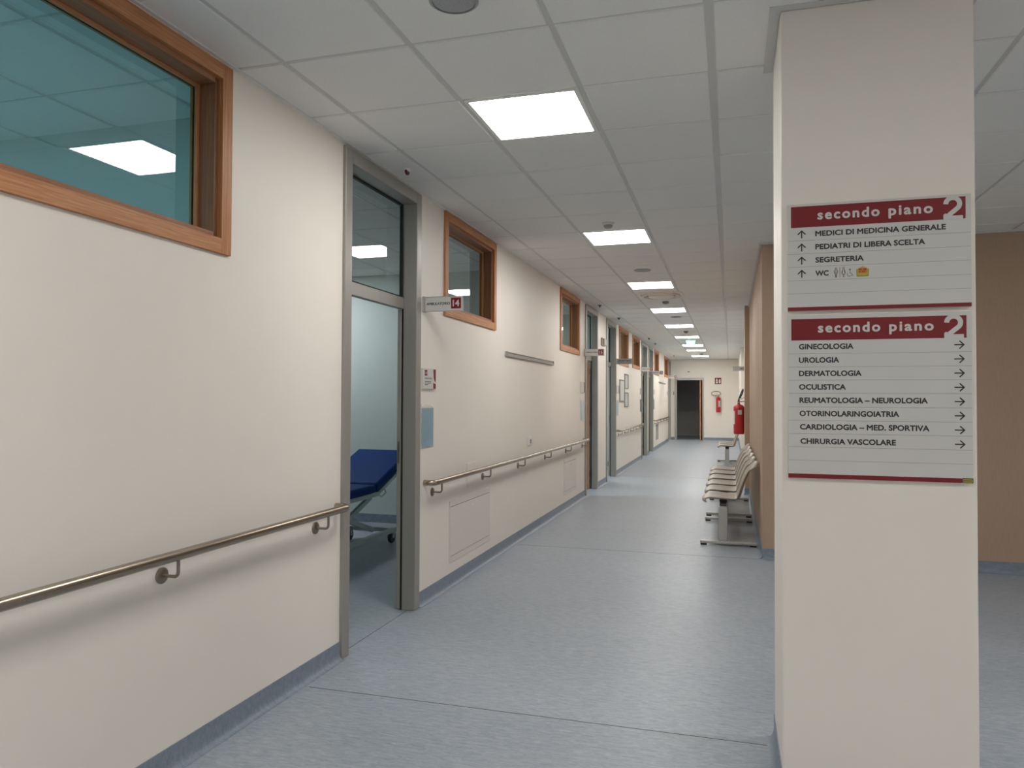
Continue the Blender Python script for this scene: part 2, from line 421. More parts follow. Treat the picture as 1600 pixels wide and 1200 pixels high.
# coved skirting: profile of (distance from wall, height)
SK = [(0.0, 0.10), (0.004, 0.10), (0.004, 0.035), (0.008, 0.018), (0.018, 0.006), (0.034, 0.0012), (0.034, 0.0), (0.0, 0.0)]
def skirt(name, axis, pos, sgn, a, b, mi=None):
    mb = MB()
    poly = [(pos + sgn * d, z) for d, z in SK]
    mb.prism(poly, axis, a, b)
    return struct(mb.build(name, M['skirt'], smooth=True))
y = Y0
for a, b in DOORS:
    skirt('baseboard_left', 1, WX, 1, y, a); y = b
skirt('baseboard_left', 1, WX, 1, y, EY)
skirt('baseboard_right', 1, BX, -1, BY, 12.12); skirt('baseboard_right', 0, BY, -1, BX, 5.0)
skirt('baseboard_right', 1, 0.215, -1, 12.12, 12.75); skirt('baseboard_right', 0, 12.12, -1, 0.215, BX)
skirt('baseboard_right', 1, 0.36, -1, 12.75, 21.8); skirt('baseboard_right', 1, 0.285, -1, 21.8, EY); skirt('baseboard_right', 0, 21.8, -1, 0.285, 0.36)
skirt('baseboard_end', 0, EY, -1, WX, EX0); skirt('baseboard_end', 0, EY, -1, EX1, 0.285)

# ------------------------------------------------------------------ column
CX0, CX1, CY0, CY1 = 0.183, 0.826, 2.953, 3.455
mb = MB(); mb.box(CX0, CX1, CY0, CY1, 0, H - 0.0005)
struct(mb.build('wall_column', M['wall'], bevel=0.006), 'square white column carrying the two floor directory boards')
mb = MB(); t = 0.04
mb.box(CX0 - t, CX1 + t, CY0 - t, CY0 - 0.002, H - 0.004, H + 0.005); mb.box(CX0 - t, CX1 + t, CY1 + 0.002, CY1 + t, H - 0.004, H + 0.005)
mb.box(CX0 - t, CX0 - 0.002, CY0 - 0.002, CY1 + 0.002, H - 0.004, H + 0.005); mb.box(CX1 + 0.002, CX1 + t, CY0 - 0.002, CY1 + 0.002, H - 0.004, H + 0.005)
struct(mb.build('trim_column', M['tbar']))
skirt('baseboard_column', 1, CX0, -1, CY0 - 0.02, CY1 + 0.02); skirt('baseboard_column', 0, CY0, -1, CX0 - 0.02, CX1 + 0.02); skirt('baseboard_column', 1, CX1, 1, CY0 - 0.02, CY1 + 0.02)

# ------------------------------------------------------------------ oak-framed high windows
def ring(mb, y0, y1, z0, z1, w, xa, xb, mv=0, mh=1):
    mb.box(xa, xb, y0, y0 + w, z0, z1, mv); mb.box(xa, xb, y1 - w, y1, z0, z1, mv)
    mb.box(xa, xb, y0 + w, y1 - w, z0, z0 + w, mh); mb.box(xa, xb, y0 + w, y1 - w, z1 - w, z1, mh)
WL = ['large oak-framed high window nearest the camera, cropped by the picture edge', 'oak-framed high window beside the number 14 door sign',
      'oak-framed high window just before the number 15 door', 'narrow oak window behind the unnumbered flag sign', 'oak window between the unnumbered sign and the next door',
      'far oak window behind a small flag sign', 'farthest oak window before the last door on the left']
for i, ((a, b), (z0, z1)) in enumerate(zip(WINS, WZ)):
    w = sempty('window_%d' % (i + 1), (WX, (a + b) / 2, z0), WL[i])
    mb = MB(); ring(mb, a, b, z0, z1, 0.066, -2.150, -2.103)
    cs = mb.build('window_frame', [M['wood_v'], M['wood_h']], w, bevel=0.002)
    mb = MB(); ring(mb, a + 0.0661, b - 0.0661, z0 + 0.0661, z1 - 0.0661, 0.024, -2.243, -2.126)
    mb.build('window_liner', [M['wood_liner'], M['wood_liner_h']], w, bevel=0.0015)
    mb = MB(); ring(mb, a + 0.0902, b - 0.0902, z0 + 0.0902, z1 - 0.0902, 0.012, -2.221, -2.205); ring(mb, a + 0.0902, b - 0.0902, z0 + 0.0902, z1 - 0.0902, 0.012, -2.243, -2.231)
    mb.build('glazing_bead', [M['wood_v'], M['wood_h']], w)
    mb = MB(); mb.add([(-2.226, a + 0.09, z0 + 0.09), (-2.226, b - 0.09, z0 + 0.09), (-2.226, b - 0.09, z1 - 0.09), (-2.226, a + 0.09, z1 - 0.09)], [(0, 1, 2, 3)])
    mb.build('window_pane', M['glass'] if i == 0 else M['glass_clear'], w)

# ------------------------------------------------------------------ aluminium doorways with transom lights
DLAB = ['tall aluminium doorway to the room with the blue couch', 'aluminium doorway under the number 15 sign', 'aluminium doorway before the three grey wall frames',
        'aluminium doorway under the number 17 sign', 'aluminium doorway just beyond the number 17 door', 'last aluminium doorway on the left wall']
LEAF = ['slide', 'hinge', 'slide', 'hinge', 'hinge', 'none']
for i, (a, b) in enumerate(DOORS):
    d = sempty('door_%d' % (i + 1), (WX, (a + b) / 2, 0), DLAB[i])
    fw = 0.082; X0, X1 = -2.243, -2.100
    XR = {'slide': -2.2030, 'hinge': -2.1950}.get(LEAF[i], X0)
    mb = MB(); mb.box(X0, X1, a, a + fw, 0.001, DTOP); mb.box(XR, X1, b - fw, b, 0.001, DTOP); mb.box(X0, X1, a + fw, b - fw, DTOP - fw, DTOP)
    fr = mb.build('door_frame', M['alu'], d, bevel=0.005)
    mb = MB(); mb.box(-2.238, -2.196, a + fw + 0.001, b - fw - 0.001, 2.098, 2.178)
    mb.build('transom_bar', M['alu'], d, bevel=0.003)
    mb = MB(); ring(mb, a + fw + 0.001, b - fw - 0.001, 2.179, DTOP - fw - 0.001, 0.010, -2.228, -2.208, 0, 0)
    mb.build('gasket', M['black'], d)
    mb = MB(); ya, yb, za, zb = a + fw + 0.008, b - fw - 0.008, 2.186, DTOP - fw - 0.008
    mb.add([(-2.218, ya, za), (-2.218, yb, za), (-2.218, yb, zb), (-2.218, ya, zb)], [(0, 1, 2, 3)])
    mb.build('transom_pane', M['glass_clear'], d)
    mb = MB(); g0, g1 = (-2.2115, -2.2035) if LEAF[i] == 'slide' else (-2.2090, -2.1955) if LEAF[i] == 'hinge' else (-2.240, -2.222)
    mb.box(g0, g1, b - fw - (0.004 if LEAF[i] == 'slide' else 0.010), b - fw - 0.0005, 0.002, 2.097); mb.build('gasket', M['black'], d)
    if LEAF[i] == 'slide':
        ys = b - fw - 0.010; ye = min(ys + 0.95, [w_[0] for w_ in WINS if w_[0] > b][0] + 0.005)
        mb = MB(); mb.box(-2.2400, -2.2120, ys, ye, 0.012, 2.096)
        lf = mb.build('sliding_leaf', M['alu'], d, bevel=0.002)
        mb = MB(); mb.box(-2.234, -2.218, ys - 0.003, ys - 0.0003, 1.02, 1.17); mb.box(-2.231, -2.221, ys - 0.006, ys - 0.0032, 1.05, 1.10)
        mb.build('lock_plate', M['steel_dark'], lf)
    elif LEAF[i] == 'hinge':
        yh = b - fw - 0.020
        mb = MB(); mb.box(-3.07, -2.232, yh - 0.044, yh, 0.012, 2.090)
        lf = mb.build('hinged_leaf', M['wood_v'], d, bevel=0.002)
        mb = MB(); mb.box(-2.2315, -2.225, yh - 0.044, yh, 0.012, 2.090); mb.build('edge_strip', M['alu'], lf)
        for zh in (0.25, 1.08, 1.92):
            mb = MB(); mb.lathe([(0.010, -0.05), (0.010, 0.05)], (-2.2155, yh - 0.020, zh), n=12); mb.build('hinge', M['steel_dark'], lf, smooth=True)

# doorway of the end wall
d = sempty('door_7', ((EX0 + EX1) / 2, EY, 0), 'dark open doorway in the white end wall')
mb = MB(); f = 0.055
mb.box(EX0, EX0 + f + 0.03, EY - 0.02, EY + 0.119, 0.001, EDZ); mb.box(EX1 - f, EX1, EY - 0.02, EY + 0.119, 0.001, EDZ); mb.box(EX0 + f + 0.03, EX1 - f, EY - 0.02, EY + 0.119, EDZ - 0.085, EDZ)
mb.build('door_frame', M['silver'], d, bevel=0.004)
mb = MB(); mb.box(EX1 - f - 0.10, EX1 - f - 0.045, EY + 0.02, EY + 0.92, 0.012, EDZ - 0.09); mb.build('hinged_leaf', M['wood_v'], d)

# ------------------------------------------------------------------ ceiling lights
def panel_light(yc, length, label, m, name='ceiling_light', xc=-0.976, group='row of corridor ceiling light panels'):
    t = thing(name, (xc, yc, H), label, 'ceiling light', group)
    hw = 0.3; hl = length / 2; e = 0.016
    mb = MB(); w = 0.020
    mb.box(xc - hw + e, xc + hw - e, yc - hl + 0.006, yc - hl + 0.006 + w, H - 0.004, H + 0.004); mb.box(xc - hw + e, xc + hw - e, yc + hl - 0.006 - w, yc + hl - 0.006, H - 0.004, H + 0.004)
    mb.box(xc - hw + e, xc - hw + e + w, yc - hl + 0.006 + w, yc + hl - 0.006 - w, H - 0.004, H + 0.004); mb.box(xc + hw - e - w, xc + hw - e, yc - hl + 0.006 + w, yc + hl - 0.006 - w, H - 0.004, H + 0.004)
    mb.build('frame', M['white'], t)
    mb = MB(); mb.box(xc - hw + e + w, xc + hw - e - w, yc - hl + 0.006 + w, yc + hl - 0.006 - w, H - 0.001, H + 0.004)
    mb.build('diffuser', m, t)
    return t
LN = ['glowing square ceiling panel two panels behind the nearest visible one', 'glowing square ceiling panel right above the camera', 'largest glowing square ceiling panel, nearest the column',
      'glowing ceiling panel just past the dome detector', 'glowing ceiling panel in front of the round air diffuser', 'glowing ceiling panel just past the air diffuser and grey detector',
      'fifth glowing ceiling panel of the row from the column', 'glowing ceiling panel just before the green exit sign', 'glowing ceiling panel partly hidden by the green exit sign',
      'second to last glowing ceiling panel of the row', 'last glowing ceiling panel, closest to the end wall']
for k, (a, b) in enumerate(LIGHT_Y):
    panel_light((a + b) / 2, b - a, LN[k], M['panel_bright' if k >= 9 else 'panel'])
RN = ['light panel inside the room behind the nearest window', 'light panel inside the room with the blue couch, above its far end', 'light panel inside the room of door 15',
      'light panel inside the room past the partition', 'light panel inside the room behind the fourth door', 'light panel inside the fifth room', 'light panel inside the last room']
for k in range(7):
    yc = (1.0, 7.1, 10.6, 14.6, 18.3, 22.0, 26.4)[k]
    panel_light(yc, 0.6, RN[k], M['room_panel_bright' if k != 1 else 'room_panel'], 'room_ceiling_light', -4.7, 'ceiling panels inside the consulting rooms')  # lamps added out of view to brighten the rooms behind the left wall
for yc, lb in ((-2.277, 'ceiling panel of the lobby behind the camera'), (0.723, 'ceiling panel of the lobby beside the camera'), (3.723, 'ceiling panel of the lobby beside the column')):
    panel_light(yc, 0.6, lb, M['panel_bright'], 'lobby_ceiling_light', 2.624, 'lobby ceiling light panels')  # unseen panels added to lift the column front and tan wall

# ------------------------------------------------------------------ ceiling devices
def disc_speaker(x, y, r, label):
    t = thing('ceiling_speaker', (x, y, H), label, 'speaker', 'round ceiling speakers')
    mb = MB(); mb.lathe([(r + 0.008, 0.0), (r + 0.008, -0.004), (r, -0.009), (r - 0.004, -0.009), (r - 0.004, 0.0)], (x, y, H), 40); mb.build('rim', M['grille'], t, smooth=True)
    mb = MB(); mb.lathe([(r - 0.004, -0.004), (r * 0.7, -0.013), (r * 0.3, -0.017), (0.002, -0.018)], (x, y, H), 40); mb.build('grille', M['grille'], t, smooth=True)
disc_speaker(-0.976, 2.545, 0.084, 'dark grey round speaker on the ceiling cut by the top picture edge')
disc_speaker(-0.955, 8.50, 0.088, 'grey round ceiling speaker before the third light panel')
disc_speaker(-0.925, 13.47, 0.088, 'grey round ceiling speaker past the fourth light panel')
def detector(x, y, label, dark=False):
    t = thing('smoke_detector', (x, y, H), label, 'smoke detector', 'smoke detectors on the ceiling')
    mb = MB(); mb.lathe([(0.05, 0), (0.05, -0.012), (0.044, -0.018), (0.010, -0.018)], (x, y, H), 28); mb.build('base', M['grey' if dark else 'offwhite'], t, smooth=True)
    mb = MB(); mb.lathe([(0.038, -0.018), (0.036, -0.034), (0.024, -0.044), (0.004, -0.046)], (x, y, H), 28); mb.build('sensor_head', M['grey' if dark else 'grille'], t, smooth=True)
detector(-0.975, 6.15, 'small dome detector just before the second light panel')
detector(-0.915, 16.36, 'small detector between the fifth and sixth light panels', True)
detector(-0.885, 24.43, 'tiny detector before the last light panel', True)
# air diffuser
x, y = -0.935, 10.62
t = thing('air_diffuser', (x, y, H), 'square ceiling air diffuser with a round ring behind the third light panel', 'air diffuser')
mb = MB(); hw = 0.29
for s in (-1, 1):
    mb.box(x - hw, x + hw, y + s * hw - 0.02, y + s * hw + 0.02, H - 0.012, H)
    mb.box(x + s * hw - 0.02, x + s * hw + 0.02, y - hw + 0.02, y + hw - 0.02, H - 0.012, H)
for sx in (-1, 1):
    for sy in (-1, 1): mb.prism([(x + sx * hw, y + sy * hw), (x + sx * (hw - 0.15), y + sy * hw), (x + sx * hw, y + sy * (hw - 0.15))], 2, H - 0.010, H)
mb.build('frame', M['offwhite'], t)
mb = MB(); mb.lathe([(0.26, 0), (0.27, -0.018), (0.255, -0.030), (0.235, -0.026), (0.22, 0.0)], (x, y, H), 48); mb.build('outer_ring', M['offwhite'], t, smooth=True)
mb = MB(); mb.lathe([(0.17, -0.001), (0.18, -0.022), (0.165, -0.032), (0.03, -0.028), (0.002, -0.028)], (x, y, H), 48); mb.build('cone', M['offwhite'], t, smooth=True)
mb = MB(); mb.lathe([(0.218, -0.0005), (0.172, -0.0012)], (x, y, H), 40); mb.build('air_gap', M['dark'], t)
# presence detector box
x, y = -0.93, 11.33
t = thing('presence_sensor', (x, y, H), 'small grey box sensor between the air diffuser and the fourth light panel', 'sensor')
mb = MB(); mb.box(x - 0.045, x + 0.045, y - 0.05, y + 0.05, H - 0.03, H); mb.build('housing', M['grey'], t, bevel=0.008)
mb = MB(); mb.lathe([(0.026, -0.030), (0.022, -0.040), (0.003, -0.045)], (x, y, H), 20); mb.build('lens', M['grille'], t, smooth=True)
# indicator lamps over the doors
IN = ['small white and dark-red indicator on the ceiling in front of the nearest doorway', 'tiny dark indicator on the ceiling over the number 15 door', 'tiny dark indicator on the ceiling past the wall siren',
      'tiny dark indicator on the ceiling over the number 17 door', 'tiny dark indicator on the ceiling just past the number 17 door', 'tiny dark indicator on the ceiling over the last left door']
for (x, y), lb in zip([(-1.985, 4.36), (-1.952, 11.49), (-1.926, 13.38), (-1.874, 18.03), (-1.884, 19.72), (-1.807, 25.3)], IN):
    t = thing('alarm_indicator', (x, y, H), lb, 'indicator lamp', 'alarm repeaters on the ceiling by the doors')
    mb = MB(); mb.lathe([(0.030, 0), (0.030, -0.006), (0.022, -0.016), (0.004, -0.018)], (x, y, H), 24); mb.build('housing', M['white'] if y < 5 else M['grey'], t, smooth=True)
    mb = MB(); mb.lathe([(0.006, 0), (0.021, 0.002), (0.024, 0.009), (0.021, 0.017), (0.006, 0.018)], (x - 0.006, y - 0.004, H - 0.016), 20, axis='x'); mb.build('lens', M['led_red'], t, smooth=True)
# exit sign
y = 18.62
t = thing('exit_sign', (-0.93, y, H), 'glowing green running-man exit sign hanging from the ceiling', 'exit sign')
mb = MB(); mb.box(-1.05, -0.81, y - 0.02, y + 0.02, H - 0.025, H); mb.build('housing', M['white'], t)
mb = MB(); mb.prism([(-1.045, H - 0.026), (-0.815, H - 0.026), (-0.84, H - 0.145), (-1.02, H - 0.145)], 1, y - 0.006, y + 0.006); mb.build('plate', M['exit'], t)
mb = MB(); ym = y - 0.0075
mb.box(-0.90, -0.86, ym, ym + 0.001, H - 0.13, H - 0.05)
mb.lathe([(0.009, 0), (0.009, 0.001)], (-0.945, ym, H - 0.052), 14, axis='y')
mb.prism([(-0.96, H - 0.065), (-0.935, H - 0.062), (-0.94, H - 0.10), (-0.955, H - 0.10)], 1, ym, ym + 0.001)
mb.prism([(-0.955, H - 0.10), (-0.945, H - 0.10), (-0.925, H - 0.13), (-0.935, H - 0.13)], 1, ym, ym + 0.001)
mb.prism([(-0.950, H - 0.10), (-0.942, H - 0.10), (-0.975, H - 0.128), (-0.985, H - 0.122)], 1, ym, ym + 0.001)
mb.build('pictogram', M['exit_mark'], t)

# ------------------------------------------------------------------ handrails
RX, RZ, RR = -2.040, 0.866, 0.021
def rail(y0, y1, brs, label, rot=0.0):
    t = thing('handrail', (RX, (y0 + y1) / 2, RZ), label, 'handrail', 'steel handrails along the left wall')
    r = 0.045; p = [(WX + 0.001, y0, RZ), (RX - r, y0, RZ)]
    for k in range(1, 7):
        a = math.pi / 2 * k / 6; p.append((RX - r + r * math.sin(a), y0 + r - r * math.cos(a), RZ))
    n = max(2, int((y1 - y0) / 1.0))
    for k in range(1, n): p.append((RX, y0 + r + (y1 - y0 - 2 * r) * k / n, RZ))
    for k in range(0, 7):
        a = math.pi / 2 * k / 6; p.append((RX - r + r * math.cos(a), y1 - r + r * math.sin(a), RZ))
    p.append((WX + 0.001, y1, RZ))
    mb = MB(); mb.tube(p, RR, 20); mb.build('rail', M['steel'], t, smooth=True)
    for yb in brs:
        q = [(WX + 0.009, yb, 0.782), (RX - 0.018, yb, 0.782)]
        for k in range(1, 6):
            a = math.pi / 2 * k / 5; q.append((RX - 0.018 + 0.018 * math.sin(a), yb, 0.782 + 0.018 - 0.018 * math.cos(a)))
        q.append((RX, yb, RZ - RR + 0.003))
        mb = MB(); mb.tube(q, 0.0065, 12); br = mb.build('bracket', M['steel_dark'], t, smooth=True)
        mb = MB(); mb.lathe([(0.032, 0.0005), (0.032, 0.006), (0.027, 0.0095), (0.003, 0.010)], (WX, yb, 0.782), 28, axis='x'); mb.build('wall_flange', M['steel_dark'], br, smooth=True)
rail(-0.9, 3.735, (-0.6, 0.18, 1.29, 2.405, 3.52), 'steel handrail nearest the camera, ending at the tall doorway')
rail(4.985, 11.03, (5.135, 6.30, 7.45, 8.62, 9.78, 10.93), 'long steel handrail above the two cream access panels')
rail(14.39, 18.50, (14.66, 15.58, 16.52, 17.5, 18.35), 'steel handrail below the three grey wall frames')
rail(21.60, 26.78, (21.95, 23.0, 24.1, 25.2, 26.3), 'farthest steel handrail, by the grey access panel')

# ------------------------------------------------------------------ left wall fittings
def access_panel(y0, y1, z0, z1, label, m, lock=True):
    t = thing('access_panel', (WX, (y0 + y1) / 2, z0), label, 'access panel', 'access panels low on the left wall')
    mb = MB(); w = 0.045
    mb.box(WX + 0.0003, WX + 0.005, y0, y1, z1 - w, z1); mb.box(WX + 0.0003, WX + 0.005, y0, y1, z0, z0 + w)
    mb.box(WX + 0.0003, WX + 0.005, y0, y0 + w * 0.5, z0 + w, z1 - w); mb.box(WX + 0.0003, WX + 0.005, y1 - w * 0.5, y1, z0 + w, z1 - w)
    mb.build('frame', m, t, bevel=0.0015)
    g = 0.004
    mb = MB(); mb.box(WX + 0.0003, WX + 0.0015, y0 + w * 0.5, y1 - w * 0.5, z0 + w, z1 - w); mb.build('gap', M['seam'], t)
    mb = MB(); mb.box(WX + 0.0016, WX + 0.006, y0 + w * 0.5 + 0.001, y1 - w * 0.5 - 0.001, z0 + w + g, z1 - w - g); dr = mb.build('flap', m, t, bevel=0.001)
    if lock:
        mb = MB(); mb.lathe([(0.013, 0.0), (0.013, 0.006), (0.008, 0.010), (0.002, 0.010)], (WX + 0.006, (y0 + y1) / 2 + 0.02, z1 - w - 0.05), 16, axis='x'); mb.build('lock', M['white'], dr, smooth=True)
access_panel(5.49, 6.515, 0.183, 0.665, 'large cream access panel low on the wall near the tall doorway', M['offwhite'])
access_panel(9.685, 10.495, 0.195, 0.672, 'smaller cream access panel before the number 15 door', M['offwhite'])
access_panel(22.35, 23.15, 0.27, 0.74, 'grey access panel low on the far left wall', M['sign_grey'], False)

for y0, y1, lb in ((5.885, 6.165, 'white blank cover plate behind the handrail over the large access panel'), (9.86, 10.14, 'white blank cover plate behind the handrail over the smaller access panel')):
    mb = MB(); mb.box(WX + 0.0003, WX + 0.007, y0, y1, 0.725, 0.932); o = mb.build('cover_plate', M['wall'], None, bevel=0.002)
    tag(o, lb, 'cover plate', 'blank cover plates behind the long handrail')
t = thing('wall_socket', (WX, 7.9, 0.96), 'white wall socket just above the long handrail', 'socket')
mb = MB(); mb.box(WX + 0.0003, WX + 0.010, 7.83, 7.985, 0.965, 1.055); mb.build('plate', M['white'], t, bevel=0.003)
for k in range(2):
    mb = MB(); mb.box(WX + 0.0102, WX + 0.013, 7.85 + 0.06 * k, 7.895 + 0.06 * k, 0.985, 1.03); mb.build('insert', M['grey' if k else 'white'], t)

def strip_rail(y0, y1, z0, z1, label):
    t = thing('notice_rail', (WX, (y0 + y1) / 2, z0), label, 'notice rail', 'aluminium notice rails on the left wall')
    mb = MB(); mb.box(WX + 0.0003, WX + 0.012, y0, y1, z0, z1); mb.box(WX + 0.012, WX + 0.022, y0, y1, z0, z0 + (z1 - z0) * 0.55); mb.box(WX + 0.012, WX + 0.020, y0, y1, z1 - 0.008, z1)
    mb.build('profile', M['alu'], t, bevel=0.001)
    mb = MB(); mb.box(WX + 0.0003, WX + 0.024, y0 - 0.02, y0 - 0.0003, z0 - 0.002, z1 + 0.002); mb.build('end_cap', M['grille'], t)
    mb = MB(); mb.box(WX + 0.0003, WX + 0.024, y1 + 0.0003, y1 + 0.02, z0 - 0.002, z1 + 0.002); mb.build('end_cap', M['grille'], t)
strip_rail(7.0, 8.97, 1.893, 1.937, 'long aluminium notice rail on the wall between the two near windows')
strip_rail(23.3, 25.55, 1.985, 2.02, 'distant aluminium notice rail on the far left wall')

def door_plate(y0, y1, z0, z1, label, detailed):
    t = thing('door_plate', (WX, (y0 + y1) / 2, z0), label, 'door plate', 'room plates beside the doors')
    xf = WX + 0.016
    mb = MB(); mb.box(WX + 0.0003, xf, y0, y1, z0, z1); mb.build('panel', [M['sign']], t, bevel=0.0015)
    L = y1 - y0; Z = z1 - z0
    if detailed:
        mb = MB(); a = y0 + L * 0.80
        mb.prism([(a, z1 - 0.003), (y1 - 0.003, z1 - 0.003), (y1 - 0.003, z0 + Z * 0.34), (a + L * 0.10, z0 + Z * 0.42), (a + L * 0.03, z0 + Z * 0.56)], 0, xf + 0.0002, xf + 0.0012)
        mb.build('red_curve', M['red'], t); mb = MB()
        mb.prism([(a, z0 + 0.004), (y1 - 0.003, z0 + 0.004), (y1 - 0.003, z0 + Z * 0.26), (a, z0 + Z * 0.30)], 0, xf + 0.0002, xf + 0.0012)
        mb.build('red_corner', M['red'], t); mb = MB()
        mb.box(xf + 0.0002, xf + 0.0012, y0 + L * 0.12, y0 + L * 0.30, z0 + Z * 0.64, z0 + Z * 0.92)
        mb.build('red_square', M['red'], t)
        mb = MB(); word(mb, '14', y0 + L * 0.15, y0 + L * 0.27, z0 + Z * 0.71, Z * 0.13, 0, xf + 0.0016, 0.02, facing='+x'); mb.build('number', M['sign'], t)
        mb = MB(); word(mb, 'AMBULATORIO', y0 + L * 0.12, y0 + L * 0.66, z0 + Z * 0.48, Z * 0.08, 0, xf + 0.0006, 0.03, facing='+x')
        for k, e in ((0.34, 0.62), (0.27, 0.60), (0.20, 0.40)): mb.box(xf + 0.0002, xf + 0.0008, y0 + L * 0.12, y0 + L * e, z0 + Z * k, z0 + Z * (k + 0.03))
        mb.build('lettering', M['ink'], t)
    else:
        mb = MB(); mb.box(xf + 0.0002, xf + 0.0012, y0 + L * 0.80, y1 - 0.004, z0 + 0.004, z1 - 0.004); mb.build('red_marks', M['red'], t)
door_plate(4.920, 5.158, 1.541, 1.690, 'white room plate with crimson marks beside the nearest doorway', True)
door_plate(10.78, 11.06, 1.572, 1.727, 'white room plate beside the number 15 door', False)
door_plate(14.37, 14.65, 1.585, 1.745, 'white room plate beside the three grey wall frames', False)
door_plate(18.30, 18.54, 1.595, 1.745, 'white room plate before the number 17 door', False)
door_plate(21.52, 21.80, 1.615, 1.76, 'white room plate past the fifth left door', False)
door_plate(26.45, 26.75, 1.615, 1.76, 'farthest white room plate on the left wall', False)

def leaflet_holder(y0, y1, z0, z1, label):
    t = thing('leaflet_holder', (WX, (y0 + y1) / 2, z0), label, 'leaflet holder', 'blue card holders beside the doors')
    zc = z1 - 0.03
    mb = MB(); mb.box(WX + 0.0003, WX + 0.004, y0, y1, z0, z1); mb.build('back_plate', M['offwhite'], t, bevel=0.001)
    mb = MB(); mb.box(WX + 0.0042, WX + 0.008, y0 + 0.006, y1 - 0.006, z0 + 0.012, zc); mb.build('blue_card', M['blue_paper'], t)
    mb = MB(); mb.add([(WX + 0.010, y0, z0), (WX + 0.010, y1, z0), (WX + 0.010, y1, zc + 0.005), (WX + 0.010, y0, zc + 0.005)], [(0, 1, 2, 3)]); mb.build('clear_cover', M['acrylic'], t)
    for yy in (y0 + 0.03, y1 - 0.03):
        mb = MB(); mb.lathe([(0.007, 0.0), (0.007, 0.004), (0.002, 0.005)], (WX + 0.004, yy, z1 - 0.014), 12, axis='x'); mb.build('pin', M['white'], t)
leaflet_holder(4.914, 5.140, 1.114, 1.432, 'pale blue card holder beside the nearest doorway')
leaflet_holder(10.82, 11.06, 1.155, 1.483, 'pale blue card holder beside the number 15 door')
leaflet_holder(14.37, 14.65, 1.15, 1.48, 'pale blue card holder beside the three grey wall frames')
leaflet_holder(18.30, 18.54, 1.17, 1.50, 'pale blue card holder before the number 17 door')
leaflet_holder(21.52, 21.80, 1.19, 1.505, 'pale blue card holder past the fifth left door')

for y0, y1, z0, z1, lb in ((14.80, 15.50, 1.425, 1.870, 'widest grey wall frame, leftmost of the three'), (15.52, 16.06, 1.692, 2.005, 'upper small grey wall frame of the three'), (15.52, 16.06, 1.310, 1.620, 'lower small grey wall frame of the three')):
    t = thing('wall_frame', (WX, (y0 + y1) / 2, z0), lb, 'picture frame', 'three grey framed notices')
    mb = MB(); w = 0.035; ring(mb, y0, y1, z0, z1, w * 0.6, WX + 0.0003, WX + 0.018, 0, 0); mb.build('frame', M['grey'], t)
    mb = MB(); mb.box(WX + 0.0003, WX + 0.006, y0 + w * 0.6, y1 - w * 0.6, z0 + w * 0.6, z1 - w * 0.6); mb.build('paper', M['paper'], t)

t = thing('alarm_siren', (WX, 12.72, 2.38), 'beige box siren on the wall between the second and third doors', 'siren')
mb = MB(); mb.box(WX + 0.0003, WX + 0.030, 12.60, 12.86, 2.385, 2.525); mb.build('base', M['beige'], t, bevel=0.008)
mb = MB(); mb.box(WX + 0.0302, WX + 0.062, 12.615, 12.845, 2.40, 2.51); mb.build('cover', M['beige'], t, bevel=0.010)

# flag signs
def flag_sign(y, zc, label, textline, num, x_wall=WX, sgn=1, silver=False, tx=None):
    L, hh, th = 0.300, 0.100, 0.014
    t = thing('flag_sign', (x_wall, y, zc), label, 'door sign', 'flag signs over the doors')
    X = lambda d: x_wall + sgn * d
    mb = MB(); mb.box(X(0.0003), X(0.018), y - 0.020, y + 0.020, zc - hh / 2 - 0.006, zc + hh / 2 + 0.006); mb.build('bracket', M['sign_grey'], t, bevel=0.002)
    mb = MB(); mb.box(X(0.0182), X(L), y - th / 2, y + th / 2, zc - hh / 2, zc + hh / 2); mb.build('panel', M['sign_grey'] if silver else M['sign'], t, bevel=0.001)
    mb = MB(); yf = y - th / 2 - 0.0006
    mb.box(X(0.0182), X(L + 0.0025), y - th / 2 - 0.002, y + th / 2 + 0.002, zc + hh / 2 + 0.0002, zc + hh / 2 + 0.003); mb.box(X(0.0182), X(L + 0.0025), y - th / 2 - 0.002, y + th / 2 + 0.002, zc - hh / 2 - 0.003, zc - hh / 2 - 0.0002)
    mb.box(X(L + 0.0002), X(L + 0.0025), y - th / 2 - 0.002, y + th / 2 + 0.002, zc - hh / 2, zc + hh / 2)
    mb.build('edge_trim', M['sign_grey'], t)
    top = zc + hh / 2
    if textline:
        mb = MB()
        if tx: word(mb, textline, x_wall + tx[0] if sgn > 0 else x_wall - tx[1], x_wall + tx[1] if sgn > 0 else x_wall - tx[0], zc - tx[2] / 2 + tx[3], tx[2], 1, yf, 0.035)
        else: word(mb, textline, X(0.029), X(0.209), top - 0.057, 0.0185, 1, yf, 0.04)
        if silver and sgn > 0: mb.box(X(0.03), X(0.285), yf, yf + 0.0004, zc - 0.030, zc - 0.024)
        mb.build('lettering', M['ink'], t)
    if num:
        mb = MB(); mb.box(X(0.216), X(0.292), yf, yf + 0.0005, top - 0.086, top - 0.008); sq = mb.build('number_square', M['red'], t)
        mb = MB(); word(mb, num, X(0.229), X(0.279), top - 0.071, 0.047, 1, yf - 0.0005, 0.04); mb.build('number', M['sign'], sq)
flag_sign(4.95, 2.147, 'white flag sign reading AMBULATORIO 14', 'AMBULATORIO', '14')
flag_sign(11.10, 2.176, 'white flag sign reading AMBULATORIO 15', 'AMBULATORIO', '15')
flag_sign(14.42, 2.207, 'silver flag sign without a number in front of a far window', 'SEGRETERIA', None, silver=True, tx=(0.035, 0.28, 0.034, 0.012))
flag_sign(18.50, 2.215, 'white flag sign reading AMBULATORIO 17', 'AMBULATORIO', '17')
